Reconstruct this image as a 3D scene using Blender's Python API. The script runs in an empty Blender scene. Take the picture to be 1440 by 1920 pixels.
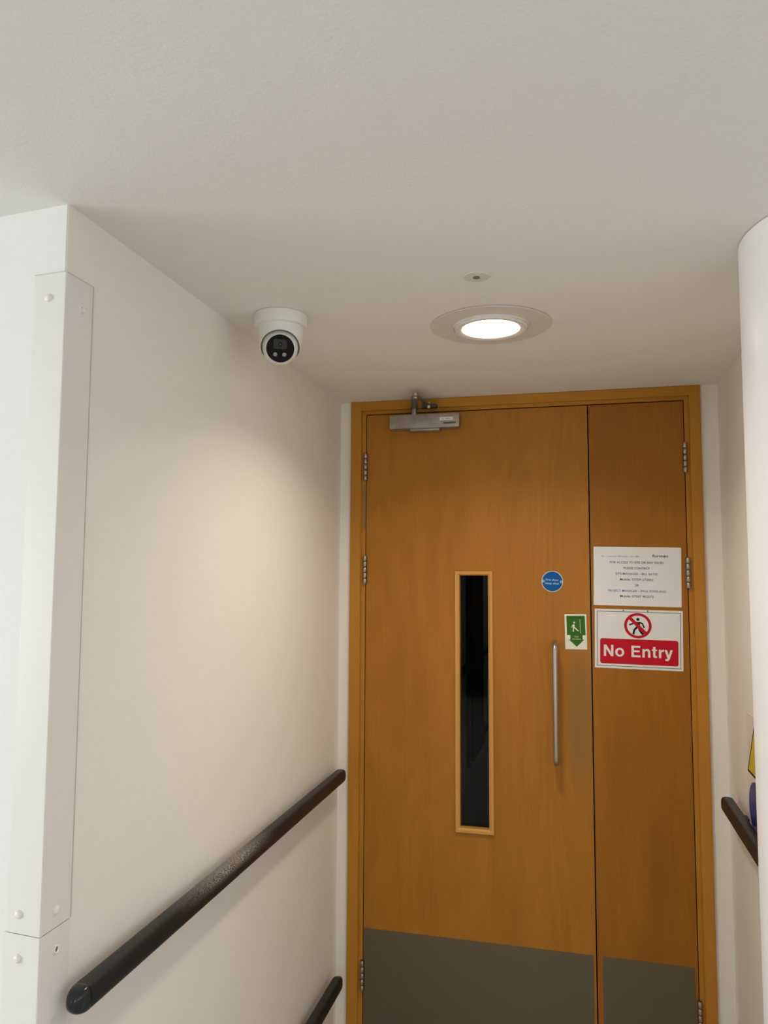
import bpy, bmesh, math, random
from mathutils import Vector, Matrix
from math import pi, sin, cos, radians

# ------------------------------------------------------------------ camera
SC = bpy.context.scene
COL = SC.collection
FLOOR = 1.62                      # eye height above the floor; lengths below are first taken from the eye
cd = bpy.data.cameras.new('camera')
cd.sensor_fit = 'VERTICAL'
cd.sensor_height = 36.0
cd.lens = 1434.86 / 1920 * 36.0
cd.clip_start = 0.02
cam = bpy.data.objects.new('camera', cd)
COL.objects.link(cam)
RX = Vector((0.9703706546, 0.2415689758, 0.0050222072))
DN = Vector((-0.0146756491, 0.0796729731, -0.9967130192))
FW = Vector((-0.2411750774, 0.9671073608, 0.0808574966))
mr = Matrix((RX, -DN, -FW)).transposed()
cam.matrix_world = Matrix.Translation((0, 0, FLOOR)) @ mr.to_4x4()
SC.camera = cam

# ------------------------------------------------------------------ world, light, exposure
w = bpy.data.worlds.new('world')
SC.world = w
w.use_nodes = True
w.node_tree.nodes['Background'].inputs[0].default_value = (0.75, 0.85, 1.0, 1)
w.node_tree.nodes['Background'].inputs[1].default_value = 0.4
SC.view_settings.view_transform = 'Standard'
SC.view_settings.look = 'None'
SC.view_settings.gamma = 1.0
SC.view_settings.use_curve_mapping = False
SC.view_settings.exposure = 0.19
SC.cycles.max_bounces = 10
SC.cycles.diffuse_bounces = 7
SC.cycles.sample_clamp_indirect = 6.0
try:
    SC.cycles.use_denoising = True
    SC.cycles.denoiser = 'OPENIMAGEDENOISE'
except Exception:
    pass

LAMP = 14.0        # radiance of a downlight diffuser seen from the side
LAMP_W = 5.15       # power of its downward beam
LAMP_COL = (1.0, 0.88, 0.74)
DAY = (0.95, 1.0, 1.0)


def area(name, loc, rot, sx, sy, power, color):
    l = bpy.data.lights.new(name, 'AREA')
    l.shape = 'RECTANGLE'
    l.size, l.size_y = sx, sy
    l.energy = power
    l.color = color
    o = bpy.data.objects.new(name, l)
    COL.objects.link(o)
    o.location = loc
    o.rotation_euler = rot
    return o


# daylight through the windows of the room behind the camera (window_1 in the left wall, window_2 in the back wall)
area('window_and_fill_light', (-4.17, -1.1, -0.25), (0, -pi / 2, 0), 1.5, 3.0, 75, DAY)
area('window_and_fill_light', (-2.9, -4.97, -0.25), (pi / 2, 0, 0), 2.0, 1.5, 18, DAY)
area('window_and_fill_light', (1.9, -4.97, -0.25), (pi / 2, 0, 0), 2.0, 1.5, 30, DAY)  # added fill from the back right, evens out the ceiling
area('window_and_fill_light', (3.17, -0.6, -0.25), (0, pi / 2, 0), 1.5, 2.6, 16, DAY)  # added fill from the right, brightens the left lobby wall

area('corridor_fill', (-0.15, 7.0, 0.62), (0, 0, 0), 0.1, 0.1, 0.25, (0.8, 0.95, 1.0))  # unseen fill, added to lift the dark corridor behind the pane

# ------------------------------------------------------------------ materials
MATS = {}


def mat(name, color=(0.8, 0.8, 0.8), rough=0.5, metal=0.0, spec=0.5, emit=None, emit_s=0.0,
        bump=None, var=None, coat=0.0):
    """bump=(scale, strength, distance) noise relief; var=(scale, amount) colour mottling"""
    m = bpy.data.materials.new(name)
    m.use_nodes = True
    nt = m.node_tree
    b = nt.nodes['Principled BSDF']
    b.inputs['Base Color'].default_value = (*color, 1)
    b.inputs['Roughness'].default_value = rough
    b.inputs['Metallic'].default_value = metal
    b.inputs['Specular IOR Level'].default_value = spec
    b.inputs['Coat Weight'].default_value = coat
    if emit:
        b.inputs['Emission Color'].default_value = (*emit, 1)
        b.inputs['Emission Strength'].default_value = emit_s
    tc = nt.nodes.new('ShaderNodeTexCoord')
    if bump:
        n = nt.nodes.new('ShaderNodeTexNoise')
        n.inputs['Scale'].default_value = bump[0]
        n.inputs['Detail'].default_value = 3
        bp = nt.nodes.new('ShaderNodeBump')
        bp.inputs['Strength'].default_value = bump[1]
        bp.inputs['Distance'].default_value = bump[2]
        nt.links.new(tc.outputs['Object'], n.inputs['Vector'])
        nt.links.new(n.outputs['Fac'], bp.inputs['Height'])
        nt.links.new(bp.outputs['Normal'], b.inputs['Normal'])
    v = var or (40.0, 0.02)
    n2 = nt.nodes.new('ShaderNodeTexNoise')
    n2.inputs['Scale'].default_value = v[0]
    n2.inputs['Detail'].default_value = 4
    mr_ = nt.nodes.new('ShaderNodeMapRange')
    mr_.inputs['To Min'].default_value = 1 - v[1]
    mr_.inputs['To Max'].default_value = 1 + v[1]
    hs = nt.nodes.new('ShaderNodeHueSaturation')
    hs.inputs['Color'].default_value = (*color, 1)
    nt.links.new(tc.outputs['Object'], n2.inputs['Vector'])
    nt.links.new(n2.outputs['Fac'], mr_.inputs['Value'])
    nt.links.new(mr_.outputs['Result'], hs.inputs['Value'])
    nt.links.new(hs.outputs['Color'], b.inputs['Base Color'])
    MATS[name] = m
    return m


def wood(name, c_dark, c_light, axis='z', rough=0.42, seed=0.0, c_patch=None):
    m = mat(name, c_light, rough)
    nt = m.node_tree
    b = nt.nodes['Principled BSDF']
    b.inputs['Specular IOR Level'].default_value = 0.22
    tc = nt.nodes.new('ShaderNodeTexCoord')

    def noise(scale, sc3, detail=4, off=0.0):
        mp = nt.nodes.new('ShaderNodeMapping')
        mp.inputs['Scale'].default_value = sc3
        mp.inputs['Location'].default_value = (seed + off, seed * 0.7 + off, seed * 1.3)
        n = nt.nodes.new('ShaderNodeTexNoise')
        n.inputs['Scale'].default_value = scale
        n.inputs['Detail'].default_value = detail
        n.inputs['Roughness'].default_value = 0.6
        nt.links.new(tc.outputs['Object'], mp.inputs['Vector'])
        nt.links.new(mp.outputs['Vector'], n.inputs['Vector'])
        return n, mp
    L = {'z': (1, 1, 0.035), 'x': (0.035, 1, 1)}[axis]
    fine, _ = noise(190, L, 5)
    band, _ = noise(9, tuple(1 if v == 1 else 0.12 for v in L), 2, 3.0)
    flame, _ = noise(3.0, tuple(1 if v == 1 else 0.22 for v in L), 1, 7.0)
    # growth rings of crown-cut veneer: contour lines of a stretched noise
    ml = nt.nodes.new('ShaderNodeMath'); ml.operation = 'MULTIPLY'; ml.inputs[1].default_value = 17.0
    sn = nt.nodes.new('ShaderNodeMath'); sn.operation = 'SINE'
    ml2 = nt.nodes.new('ShaderNodeMath'); ml2.operation = 'MULTIPLY'; ml2.inputs[1].default_value = 6.2832
    nt.links.new(flame.outputs['Fac'], ml.inputs[0])
    nt.links.new(ml.outputs[0], ml2.inputs[0])
    nt.links.new(ml2.outputs[0], sn.inputs[0])
    a1 = nt.nodes.new('ShaderNodeMath'); a1.operation = 'MULTIPLY_ADD'
    a1.inputs[1].default_value = 0.04; a1.inputs[2].default_value = 0.0
    nt.links.new(sn.outputs[0], a1.inputs[0])
    a2 = nt.nodes.new('ShaderNodeMath'); a2.operation = 'MULTIPLY_ADD'
    a2.inputs[1].default_value = 0.50
    nt.links.new(fine.outputs['Fac'], a2.inputs[0]); nt.links.new(a1.outputs[0], a2.inputs[2])
    a3 = nt.nodes.new('ShaderNodeMath'); a3.operation = 'MULTIPLY_ADD'
    a3.inputs[1].default_value = 0.50
    nt.links.new(band.outputs['Fac'], a3.inputs[0]); nt.links.new(a2.outputs[0], a3.inputs[2])
    rp = nt.nodes.new('ShaderNodeValToRGB')
    rp.color_ramp.elements[0].position = 0.08
    rp.color_ramp.elements[0].color = (*c_dark, 1)
    rp.color_ramp.elements[1].position = 0.93
    rp.color_ramp.elements[1].color = (*c_light, 1)
    nt.links.new(a3.outputs[0], rp.inputs[0])
    out = rp.outputs['Color']
    if c_patch:                       # hand-worn patch: ((x, z), radius x, radius z, colour)
        (px, pz), rx, rz, pc = c_patch
        sep = nt.nodes.new('ShaderNodeSeparateXYZ')
        nt.links.new(tc.outputs['Object'], sep.inputs[0])

        def sq(o, c, r):
            s = nt.nodes.new('ShaderNodeMath'); s.operation = 'SUBTRACT'; s.inputs[1].default_value = c
            d = nt.nodes.new('ShaderNodeMath'); d.operation = 'DIVIDE'; d.inputs[1].default_value = r
            p = nt.nodes.new('ShaderNodeMath'); p.operation = 'POWER'; p.inputs[1].default_value = 2
            ab = nt.nodes.new('ShaderNodeMath'); ab.operation = 'ABSOLUTE'
            nt.links.new(o, s.inputs[0]); nt.links.new(s.outputs[0], d.inputs[0])
            nt.links.new(d.outputs[0], ab.inputs[0]); nt.links.new(ab.outputs[0], p.inputs[0])
            return p.outputs[0]
        ad = nt.nodes.new('ShaderNodeMath'); ad.operation = 'ADD'
        nt.links.new(sq(sep.outputs['X'], px, rx), ad.inputs[0])
        nt.links.new(sq(sep.outputs['Z'], pz, rz), ad.inputs[1])
        mrn = nt.nodes.new('ShaderNodeMapRange')
        mrn.interpolation_type = 'SMOOTHSTEP'
        mrn.inputs['From Min'].default_value = 1.3; mrn.inputs['From Max'].default_value = 0.1
        mrn.inputs['To Min'].default_value = 0.0; mrn.inputs['To Max'].default_value = 1.0
        nt.links.new(ad.outputs[0], mrn.inputs['Value'])
        mu = nt.nodes.new('ShaderNodeMath'); mu.operation = 'MULTIPLY'
        nt.links.new(mrn.outputs['Result'], mu.inputs[0]); nt.links.new(band.outputs['Fac'], mu.inputs[1])
        mx = nt.nodes.new('ShaderNodeMix'); mx.data_type = 'RGBA'
        nt.links.new(mu.outputs[0], mx.inputs['Factor'])
        nt.links.new(out, mx.inputs['A']); mx.inputs['B'].default_value = (*pc, 1)
        out = mx.outputs['Result']
    nt.links.new(out, b.inputs['Base Color'])
    bp = nt.nodes.new('ShaderNodeBump')
    bp.inputs['Strength'].default_value = 0.06
    bp.inputs['Distance'].default_value = 0.0006
    nt.links.new(fine.outputs['Fac'], bp.inputs['Height'])
    nt.links.new(bp.outputs['Normal'], b.inputs['Normal'])
    return m


M_WALL_COOL = mat('wall_paint_cool_light', (0.785, 0.785, 0.775), 0.55, bump=(230, 0.25, 0.0012), spec=0.3)  # cool tint of the daylight put into the shared wall colour
M_WALL_WARM = mat('wall_paint_warm_light', (0.82, 0.79, 0.73), 0.55, bump=(230, 0.22, 0.0012), spec=0.3)  # same wall paint, the lamp's warmth mixed into its colour
M_CEIL = mat('ceiling_paint', (0.82, 0.805, 0.765), 0.7, bump=(150, 0.25, 0.0012), spec=0.2)
M_COLU = mat('column_paint', (0.86, 0.85, 0.845), 0.36, bump=(180, 0.10, 0.0008), spec=0.45)
M_FLOOR = mat('vinyl_floor', (0.45, 0.43, 0.40), 0.6, bump=(300, 0.1, 0.001), var=(90, 0.12))
DK, LT = (0.28, 0.110, 0.010), (0.49, 0.204, 0.026)
M_WOOD = wood('beech_veneer', DK, LT, 'z', 0.46, 0.0,
              c_patch=((0.01, -0.48), 0.055, 0.26, (0.24, 0.135, 0.045)))
M_WOOD2 = wood('beech_veneer_side_leaf', (0.235, 0.085, 0.006), (0.415, 0.160, 0.015), 'z', 0.46, 5.3)
M_LIP = wood('beech_lipping', (0.38, 0.160, 0.017), (0.55, 0.253, 0.034), 'z', 0.40, 2.1)
M_LIPX = wood('beech_lipping_cross', (0.38, 0.160, 0.017), (0.55, 0.253, 0.034), 'x', 0.40, 2.1)
M_BEAD = wood('glazing_bead_beech', (0.50, 0.25, 0.055), (0.68, 0.37, 0.10), 'z', 0.38, 8.0)
M_BEADX = wood('glazing_bead_beech_cross', (0.50, 0.25, 0.055), (0.68, 0.37, 0.10), 'x', 0.38, 8.0)
M_STEEL = mat('satin_steel', (0.47, 0.44, 0.40), 0.36, 1.0, bump=(500, 0.1, 0.0003))
M_STEELD = mat('worn_steel', (0.40, 0.36, 0.31), 0.42, 1.0, var=(60, 0.3))
M_DARKM = mat('dark_steel', (0.12, 0.11, 0.10), 0.4, 1.0)
M_KICK = mat('kickplate_laminate', (0.125, 0.10, 0.058), 0.5, 0.15, bump=(900, 0.12, 0.0004), var=(500, 0.12))
M_GUARD = mat('guard_plastic', (0.765, 0.748, 0.705), 0.42, bump=(700, 0.06, 0.0003))
M_CAP = mat('cap_plastic', (0.80, 0.775, 0.71), 0.30)
M_CAMW = mat('camera_white', (0.76, 0.76, 0.70), 0.38)
M_BLACKG = mat('camera_window_black', (0.003, 0.003, 0.004), 0.07, spec=0.2)
M_CLOSER = mat('closer_paint', (0.36, 0.325, 0.28), 0.45, 0.6, var=(35, 0.35))
M_ARM = mat('arm_steel', (0.27, 0.235, 0.20), 0.4, 0.9, var=(60, 0.3))
M_LENSG = mat('lens_grey', (0.018, 0.019, 0.021), 0.25)
M_LED = mat('led_lens', (0.30, 0.31, 0.28), 0.2)
M_TRIM = mat('light_trim_white', (0.72, 0.68, 0.63), 0.45)
M_TRIMB = mat('light_bezel_white', (0.82, 0.80, 0.77), 0.3)
M_EMIT = mat('diffuser', (0.9, 0.9, 0.9), 0.4, emit=LAMP_COL, emit_s=LAMP)
M_SMOKE = mat('smoked_lens', (0.20, 0.18, 0.18), 0.3)
M_PAPER = mat('laminated_paper', (0.74, 0.75, 0.77), 0.24)
M_BOARD = mat('sign_board_white', (0.74, 0.74, 0.74), 0.28)
M_STICK = mat('sticker_cream', (0.76, 0.76, 0.66), 0.35)
M_INK = mat('black_ink', (0.010, 0.010, 0.012), 0.5, spec=0.2)
M_INKG = mat('grey_ink', (0.14, 0.14, 0.15), 0.4)
M_INKB = mat('blue_ink', (0.035, 0.09, 0.32), 0.4)
M_RED = mat('sign_red', (0.50, 0.004, 0.018), 0.4, spec=0.2, var=(12, 0.05))
M_GREEN = mat('sign_green', (0.032, 0.135, 0.008), 0.45, spec=0.25)
M_BLUE = mat('disc_blue', (0.0, 0.09, 0.33), 0.4, spec=0.2)
M_PALEB = mat('disc_lettering', (0.32, 0.52, 0.72), 0.4)
M_ALU = mat('disc_aluminium', (0.62, 0.62, 0.60), 0.3, 0.8)
M_YEL = mat('sign_yellow', (0.62, 0.50, 0.02), 0.35)
M_NAVY = mat('sign_navy', (0.035, 0.045, 0.22), 0.35)
M_FILM = mat('sign_film', (0.77, 0.73, 0.68), 0.30)
M_CAULK = mat('caulk', (0.70, 0.68, 0.64), 0.7)
M_STRIP = mat('seal_strip', (0.25, 0.17, 0.11), 0.6)
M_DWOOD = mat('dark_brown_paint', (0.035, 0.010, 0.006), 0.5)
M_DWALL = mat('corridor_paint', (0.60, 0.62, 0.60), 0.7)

# glass pane
M_GLASS = bpy.data.materials.new('pane_glass')
M_GLASS.use_nodes = True
_b = M_GLASS.node_tree.nodes['Principled BSDF']
_b.inputs['Base Color'].default_value = (0.85, 0.9, 0.88, 1)
_b.inputs['Roughness'].default_value = 0.0
_b.inputs['Transmission Weight'].default_value = 1.0
_b.inputs['IOR'].default_value = 1.2

# painted hand rail: dark plastic with a scuffed, dusty stretch
M_RAIL = mat('rail_plastic', (0.020, 0.024, 0.026), 0.40, spec=0.35)
_nt = M_RAIL.node_tree
_b = _nt.nodes['Principled BSDF']
_tc = _nt.nodes.new('ShaderNodeTexCoord')
_n = _nt.nodes.new('ShaderNodeTexNoise'); _n.inputs['Scale'].default_value = 330; _n.inputs['Detail'].default_value = 6
_n.inputs['Roughness'].default_value = 0.75
_sep = _nt.nodes.new('ShaderNodeSeparateXYZ')
_nt.links.new(_tc.outputs['Object'], _sep.inputs[0])
_nt.links.new(_tc.outputs['Object'], _n.inputs['Vector'])
_rg = _nt.nodes.new('ShaderNodeValToRGB')       # along the rail: where hands and bags wore it
_rg.color_ramp.elements[0].position = 0.0; _rg.color_ramp.elements[0].color = (0, 0, 0, 1)
_rg.color_ramp.elements[1].position = 1.0; _rg.color_ramp.elements[1].color = (0, 0, 0, 1)
for pos, v in ((0.20, 0.0), (0.30, 0.35), (0.42, 0.9), (0.52, 1.0), (0.60, 0.6), (0.72, 0.0)):
    e = _rg.color_ramp.elements.new(pos); e.color = (v, v, v, 1)
_mr = _nt.nodes.new('ShaderNodeMapRange')
_mr.inputs['From Min'].default_value = 1.25 - 1.90; _mr.inputs['From Max'].default_value = 2.25 - 1.90
_nt.links.new(_sep.outputs['Y'], _mr.inputs['Value']); _nt.links.new(_mr.outputs[0], _rg.inputs[0])
_zr = _nt.nodes.new('ShaderNodeMapRange')
_zr.inputs['From Min'].default_value = 0.000; _zr.inputs['From Max'].default_value = 0.016
_nt.links.new(_sep.outputs['Z'], _zr.inputs['Value'])
_m1 = _nt.nodes.new('ShaderNodeMath'); _m1.operation = 'MULTIPLY'
_nt.links.new(_rg.outputs['Color'], _m1.inputs[0]); _nt.links.new(_zr.outputs[0], _m1.inputs[1])
_nr = _nt.nodes.new('ShaderNodeMapRange')
_nr.inputs['From Min'].default_value = 0.44; _nr.inputs['From Max'].default_value = 0.64
_nt.links.new(_n.outputs['Fac'], _nr.inputs['Value'])
_m2 = _nt.nodes.new('ShaderNodeMath'); _m2.operation = 'MULTIPLY'
_nt.links.new(_m1.outputs[0], _m2.inputs[0]); _nt.links.new(_nr.outputs[0], _m2.inputs[1])
_mx = _nt.nodes.new('ShaderNodeMix'); _mx.data_type = 'RGBA'
_mx.inputs['A'].default_value = (0.011, 0.013, 0.014, 1); _mx.inputs['B'].default_value = (0.55, 0.49, 0.42, 1)
_nt.links.new(_m2.outputs[0], _mx.inputs['Factor'])
_nt.links.new(_mx.outputs['Result'], _b.inputs['Base Color'])
M_RAILCAP = mat('rail_cap_plastic', (0.012, 0.016, 0.020), 0.20, spec=0.4)

# ------------------------------------------------------------------ mesh helpers
def add_box(bm, x0, x1, y0, y1, z0, z1, bevel=0.0):
    vs = [bm.verts.new((x, y, z)) for x in (x0, x1) for y in (y0, y1) for z in (z0, z1)]
    fs = [bm.faces.new([vs[i] for i in q]) for q in
          ((0, 1, 3, 2), (4, 6, 7, 5), (0, 4, 5, 1), (2, 3, 7, 6), (0, 2, 6, 4), (1, 5, 7, 3))]
    if bevel:
        es = list({e for f in fs for e in f.edges})
        bmesh.ops.bevel(bm, geom=es, offset=bevel, segments=2, affect='EDGES', profile=0.6)
    return bm


def box_bm(*a, **k):
    return add_box(bmesh.new(), *a, **k)


def add_lathe(bm, prof, cx=0, cy=0, cz=0, seg=64, rot=None):
    """prof: list of (radius, height) from the first to the last, axis = z (or rotated by rot)"""
    rings = []
    T = rot or Matrix.Identity(3)
    for r, h in prof:
        if r < 1e-6:
            rings.append([bm.verts.new(T @ Vector((0, 0, h)) + Vector((cx, cy, cz)))])
        else:
            rings.append([bm.verts.new(T @ Vector((r * cos(2 * pi * k / seg), r * sin(2 * pi * k / seg), h))
                                       + Vector((cx, cy, cz))) for k in range(seg)])
    for a, b in zip(rings, rings[1:]):
        for k in range(seg):
            k2 = (k + 1) % seg
            if len(a) == 1 and len(b) == 1:
                continue
            if len(a) == 1:
                bm.faces.new((a[0], b[k], b[k2]))
            elif len(b) == 1:
                bm.faces.new((a[k], b[0], a[k2]))
            else:
                bm.faces.new((a[k], b[k], b[k2], a[k2]))
    return bm


def lathe_bm(prof, *a, **k):
    return add_lathe(bmesh.new(), prof, *a, **k)


def add_poly(bm, pts, thick, to3d):
    """extruded outline; pts 2-D, to3d(u, v, d) -> point, d = 0 back, thick = front"""
    bk = [bm.verts.new(to3d(u, v, 0)) for u, v in pts]
    fr = [bm.verts.new(to3d(u, v, thick)) for u, v in pts]
    n = len(pts)
    bm.faces.new(bk)
    bm.faces.new(fr[::-1])
    for i in range(n):
        j = (i + 1) % n
        bm.faces.new((bk[i], fr[i], fr[j], bk[j]))
    return bm


def add_ring(bm, outer, inner, thick, to3d):
    n = len(outer)
    V = [[bm.verts.new(to3d(u, v, d)) for u, v in L] for L in (outer, inner) for d in (0, thick)]
    ob, of, ib, if_ = V
    for i in range(n):
        j = (i + 1) % n
        bm.faces.new((of[i], of[j], if_[j], if_[i]))
        bm.faces.new((ob[j], ob[i], ib[i], ib[j]))
        bm.faces.new((ob[i], ob[j], of[j], of[i]))
        bm.faces.new((ib[j], ib[i], if_[i], if_[j]))
    return bm


def add_sweep(bm, path, section, up=Vector((0, 0, 1))):
    """section(i, n) -> list of (side, up) offsets for the path point i"""
    n = len(path)
    rings = []
    for i, p in enumerate(path):
        a = path[max(i - 1, 0)]; b = path[min(i + 1, n - 1)]
        t = (b - a).normalized()
        side = t.cross(up)
        if side.length < 1e-4:
            side = Vector((1, 0, 0))
        side.normalize()
        u = side.cross(t).normalized()
        rings.append([bm.verts.new(p + side * s + u * q) for s, q in section(i, n)])
    m = len(rings[0])
    for a, b in zip(rings, rings[1:]):
        for k in range(m):
            k2 = (k + 1) % m
            bm.faces.new((a[k], a[k2], b[k2], b[k]))
    bm.faces.new(rings[0][::-1]); bm.faces.new(rings[-1])
    return bm


def circ(r, n=16):
    return [(r * cos(2 * pi * k / n), r * sin(2 * pi * k / n)) for k in range(n)]


def link(name, bm, material, parent=None, smooth=None, origin=None):
    """bm coordinates are measured from the eye point; origin sets the pivot"""
    bmesh.ops.recalc_face_normals(bm, faces=bm.faces)
    me = bpy.data.meshes.new(name)
    org = Vector(origin) if origin else (Vector((0, 0, 0)))
    if parent is not None:
        # parent pivot in eye coordinates
        p = parent; acc = Vector((0, 0, 0))
        while p is not None:
            acc += p.location; p = p.parent
        base = acc
    else:
        base = Vector((0, 0, 0))
    if parent is not None and origin is None:
        org = base.copy()
    bmesh.ops.translate(bm, verts=bm.verts, vec=-org)
    bm.to_mesh(me); bm.free()
    me.materials.append(material)
    if smooth is not None:
        for p_ in me.polygons:
            p_.use_smooth = True
        try:
            me.set_sharp_from_angle(angle=radians(smooth))
        except Exception:
            pass
    o = bpy.data.objects.new(name, me)
    COL.objects.link(o)
    if parent is not None:
        o.parent = parent
        o.location = org - base
    else:
        o.location = org
    return o


def tag(o, label=None, cat=None, group=None, kind=None):
    if label: o['label'] = label
    if cat: o['category'] = cat
    if group: o['group'] = group
    if kind: o['kind'] = kind
    return o


def thing(name, loc, label=None, cat=None, group=None, kind=None):
    o = bpy.data.objects.new(name, None)
    o.empty_display_size = 0.05
    COL.objects.link(o)
    o.location = loc
    return tag(o, label, cat, group, kind)


def struct(name, bm, m, origin=None, smooth=None):
    o = link(name, bm, m, None, smooth, origin)
    o['kind'] = 'structure'
    return o


def text(name, body, cx, cz, y, height, material, parent, width=None, bold=0.0, align='CENTER', thick=0.00015,
         tilt=0.0, to3d=None):
    """flat lettering facing -y; cx, cz = centre of the line; height = height of the capitals"""
    cu = bpy.data.curves.new(name, 'FONT')
    cu.body = body
    cu.size = 1.0
    cu.align_x = align
    cu.offset = bold
    cu.resolution_u = 3
    to = bpy.data.objects.new(name, cu)
    COL.objects.link(to)
    dg = bpy.context.evaluated_depsgraph_get()
    me = bpy.data.meshes.new_from_object(to.evaluated_get(dg))
    bpy.data.objects.remove(to); bpy.data.curves.remove(cu)
    xs = [v.co.x for v in me.vertices]
    s = height / 0.73
    w0 = max(xs) - min(xs)
    sx = (width / w0) if width else s
    mx = (max(xs) + min(xs)) / 2
    bm = bmesh.new(); bm.from_mesh(me); bpy.data.meshes.remove(me)
    for v in bm.verts:
        u = (v.co.x - mx) * sx; q = (v.co.y - 0.365) * s
        u, q = u * cos(tilt) - q * sin(tilt), u * sin(tilt) + q * cos(tilt)
        v.co = to3d(u, q, 0) if to3d else Vector((cx + u, y, cz + q))
    return link(name, bm, material, parent)


# ------------------------------------------------------------------ the setting
H = 0.6345            # ceiling above the eye
F = -FLOOR
D = 2.70              # face of the doors
XL, XR = -0.84, 0.468
struct('floor', box_bm(-4.35, 3.3, -5.2, 10.0, F - 0.1, F), M_FLOOR)
struct('ceiling', box_bm(-4.35, 3.3, -5.2, 10.0, H, H + 0.12), M_CEIL)

A5 = radians(5)
CY = 1.105            # the outside corner on the left
LEN = 3.45
dv = Vector((-cos(A5), sin(A5), 0)); nv = Vector((-sin(A5), -cos(A5), 0))   # along the outer wall / towards the room
# left wall of the lobby, past the doors into the corridor beyond; its outer face turns the corner at the same thickness
bm = bmesh.new()
ca = Vector((XL, CY, 0)); cb = ca + dv * LEN
pts = [(XL, CY), (XL, 10.0), (XL - 0.15, 10.0), (XL - 0.15, CY + 0.2), (cb.x, cb.y + 0.15), (cb.x, cb.y)]
add_poly(bm, pts, H - F, lambda u, v, d: Vector((u, v, F + d)))
es = [e for e in bm.edges if all(abs(v.co.x - XL) < 1e-5 and abs(v.co.y - CY) < 1e-5 for v in e.verts)]
bmesh.ops.bevel(bm, geom=es, offset=0.002, segments=3, affect='EDGES')
wl_ = struct('wall_left', bm, M_WALL_WARM, smooth=30)
wl_.data.materials.append(M_WALL_COOL)          # same paint round the corner, daylight's cooler tint put into the colour
for p_ in wl_.data.polygons:
    if p_.normal.dot(nv) > 0.9:
        p_.material_index = 1

# wall around the doors: narrow return strips either side and everything behind the lining
bm = bmesh.new()
add_box(bm, XL, -0.7975, D, D + 0.12, F, H)
add_box(bm, 0.4125, XR, D, D + 0.12, F, H)
struct('wall_end', bm, M_WALL_WARM)
struct('wall_right', box_bm(XR, XR + 0.12, 1.50, 10.0, F, H), M_WALL_WARM)
struct('wall_right_outer', box_bm(0.60, 3.3, 1.50, 1.62, F, H), M_WALL_COOL)
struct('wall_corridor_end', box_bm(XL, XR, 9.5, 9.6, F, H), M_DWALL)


def wall_with_openings(name, axis, c0, c1, a0, a1, holes, z0, z1):
    bm = bmesh.new()
    def bx(p, q, r, s):
        if axis == 'x':
            add_box(bm, c0, c1, p, q, r, s)
        else:
            add_box(bm, p, q, c0, c1, r, s)
    p = a0
    for o0, o1 in holes:
        bx(p, o0, F, H); bx(o0, o1, F, z0); bx(o0, o1, z1, H)
        p = o1
    bx(p, a1, F, H)
    return struct(name, bm, M_WALL_COOL)


wall_with_openings('wall_side_left', 'x', -4.35, -4.25, -5.1, 1.6, [(-2.6, 0.4)], -1.0, 0.5)
wall_with_openings('wall_side_right', 'x', 3.2, 3.3, -5.1, 1.5, [(-1.9, 0.7)], -1.0, 0.5)
wall_with_openings('wall_back', 'y', -5.1, -5.0, -4.25, 3.2, [(-3.9, -1.9), (0.9, 2.9)], -1.0, 0.5)
for nm, ax, c, o0, o1 in (('window_1', 'x', -4.27, -2.6, 0.4), ('window_2', 'y', -5.04, -3.9, -1.9), ('fill_window_3', 'y', -5.04, 0.9, 2.9),
                       ('fill_window_4', 'x', 3.24, -1.9, 0.7)):  # last two windows are added, only to carry the fill light
    t = thing(nm, (c if ax == 'x' else (o0 + o1) / 2, (o0 + o1) / 2 if ax == 'x' else c, -1.0), kind='structure')
    n = 3
    for k in range(n + 1):
        p = o0 + (o1 - o0 - 0.05) * k / n
        a = (c - 0.03, c + 0.03, p, p + 0.05) if ax == 'x' else (p, p + 0.05, c - 0.03, c + 0.03)
        link('mullion', box_bm(*a, -1.0, 0.5), M_TRIMB, t)
    for z in (-1.0, 0.45):
        a = (c - 0.028, c + 0.028, o0, o1) if ax == 'x' else (o0, o1, c - 0.028, c + 0.028)
        link('rail', box_bm(*a, z, z + 0.05), M_TRIMB, t)

# unseen dark door, added in the back wall to darken the pane's reflection
t = thing('reflection_door', (-1.0, -4.99, F), kind='structure')
link('leaf', box_bm(-1.45, -0.55, -5.0, -4.95, F + 0.01, 0.42), M_DWOOD, t)  # leaf of the added door
link('door_frame', box_bm(-1.52, -0.48, -5.0, -4.965, F, 0.49), M_DWOOD, t)  # frame of the added door

# round column at the right, its top a hair short of the ceiling, cracked caulk in the joint
CC = (0.536, 1.531); CR = 0.222
col = struct('column', lathe_bm([(0, F), (CR, F), (CR, H - 0.0022), (CR - 0.01, H - 0.0016), (0, H - 0.0016)], CC[0], CC[1], 0, 160),
             M_COLU, smooth=40)
rng = random.Random(4)
bm = bmesh.new()
for a0, a1 in ((pi * 0.93, pi * 1.055), (pi * 1.075, pi * 1.30), (pi * 1.31, pi * 1.9)):
    n = int((a1 - a0) * 60)
    path = []
    rr = []
    for k in range(n + 1):
        a = a0 + (a1 - a0) * k / n
        r = CR - 0.0045
        path.append(Vector((CC[0] + r * cos(a), CC[1] + r * sin(a), H - 0.0008)))
        rr.append(0.0009 + 0.0011 * rng.random())
    add_sweep(bm, path, lambda i, n_, rr=rr: circ(rr[i], 6))
link('caulk', bm, M_CAULK, col)

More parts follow.
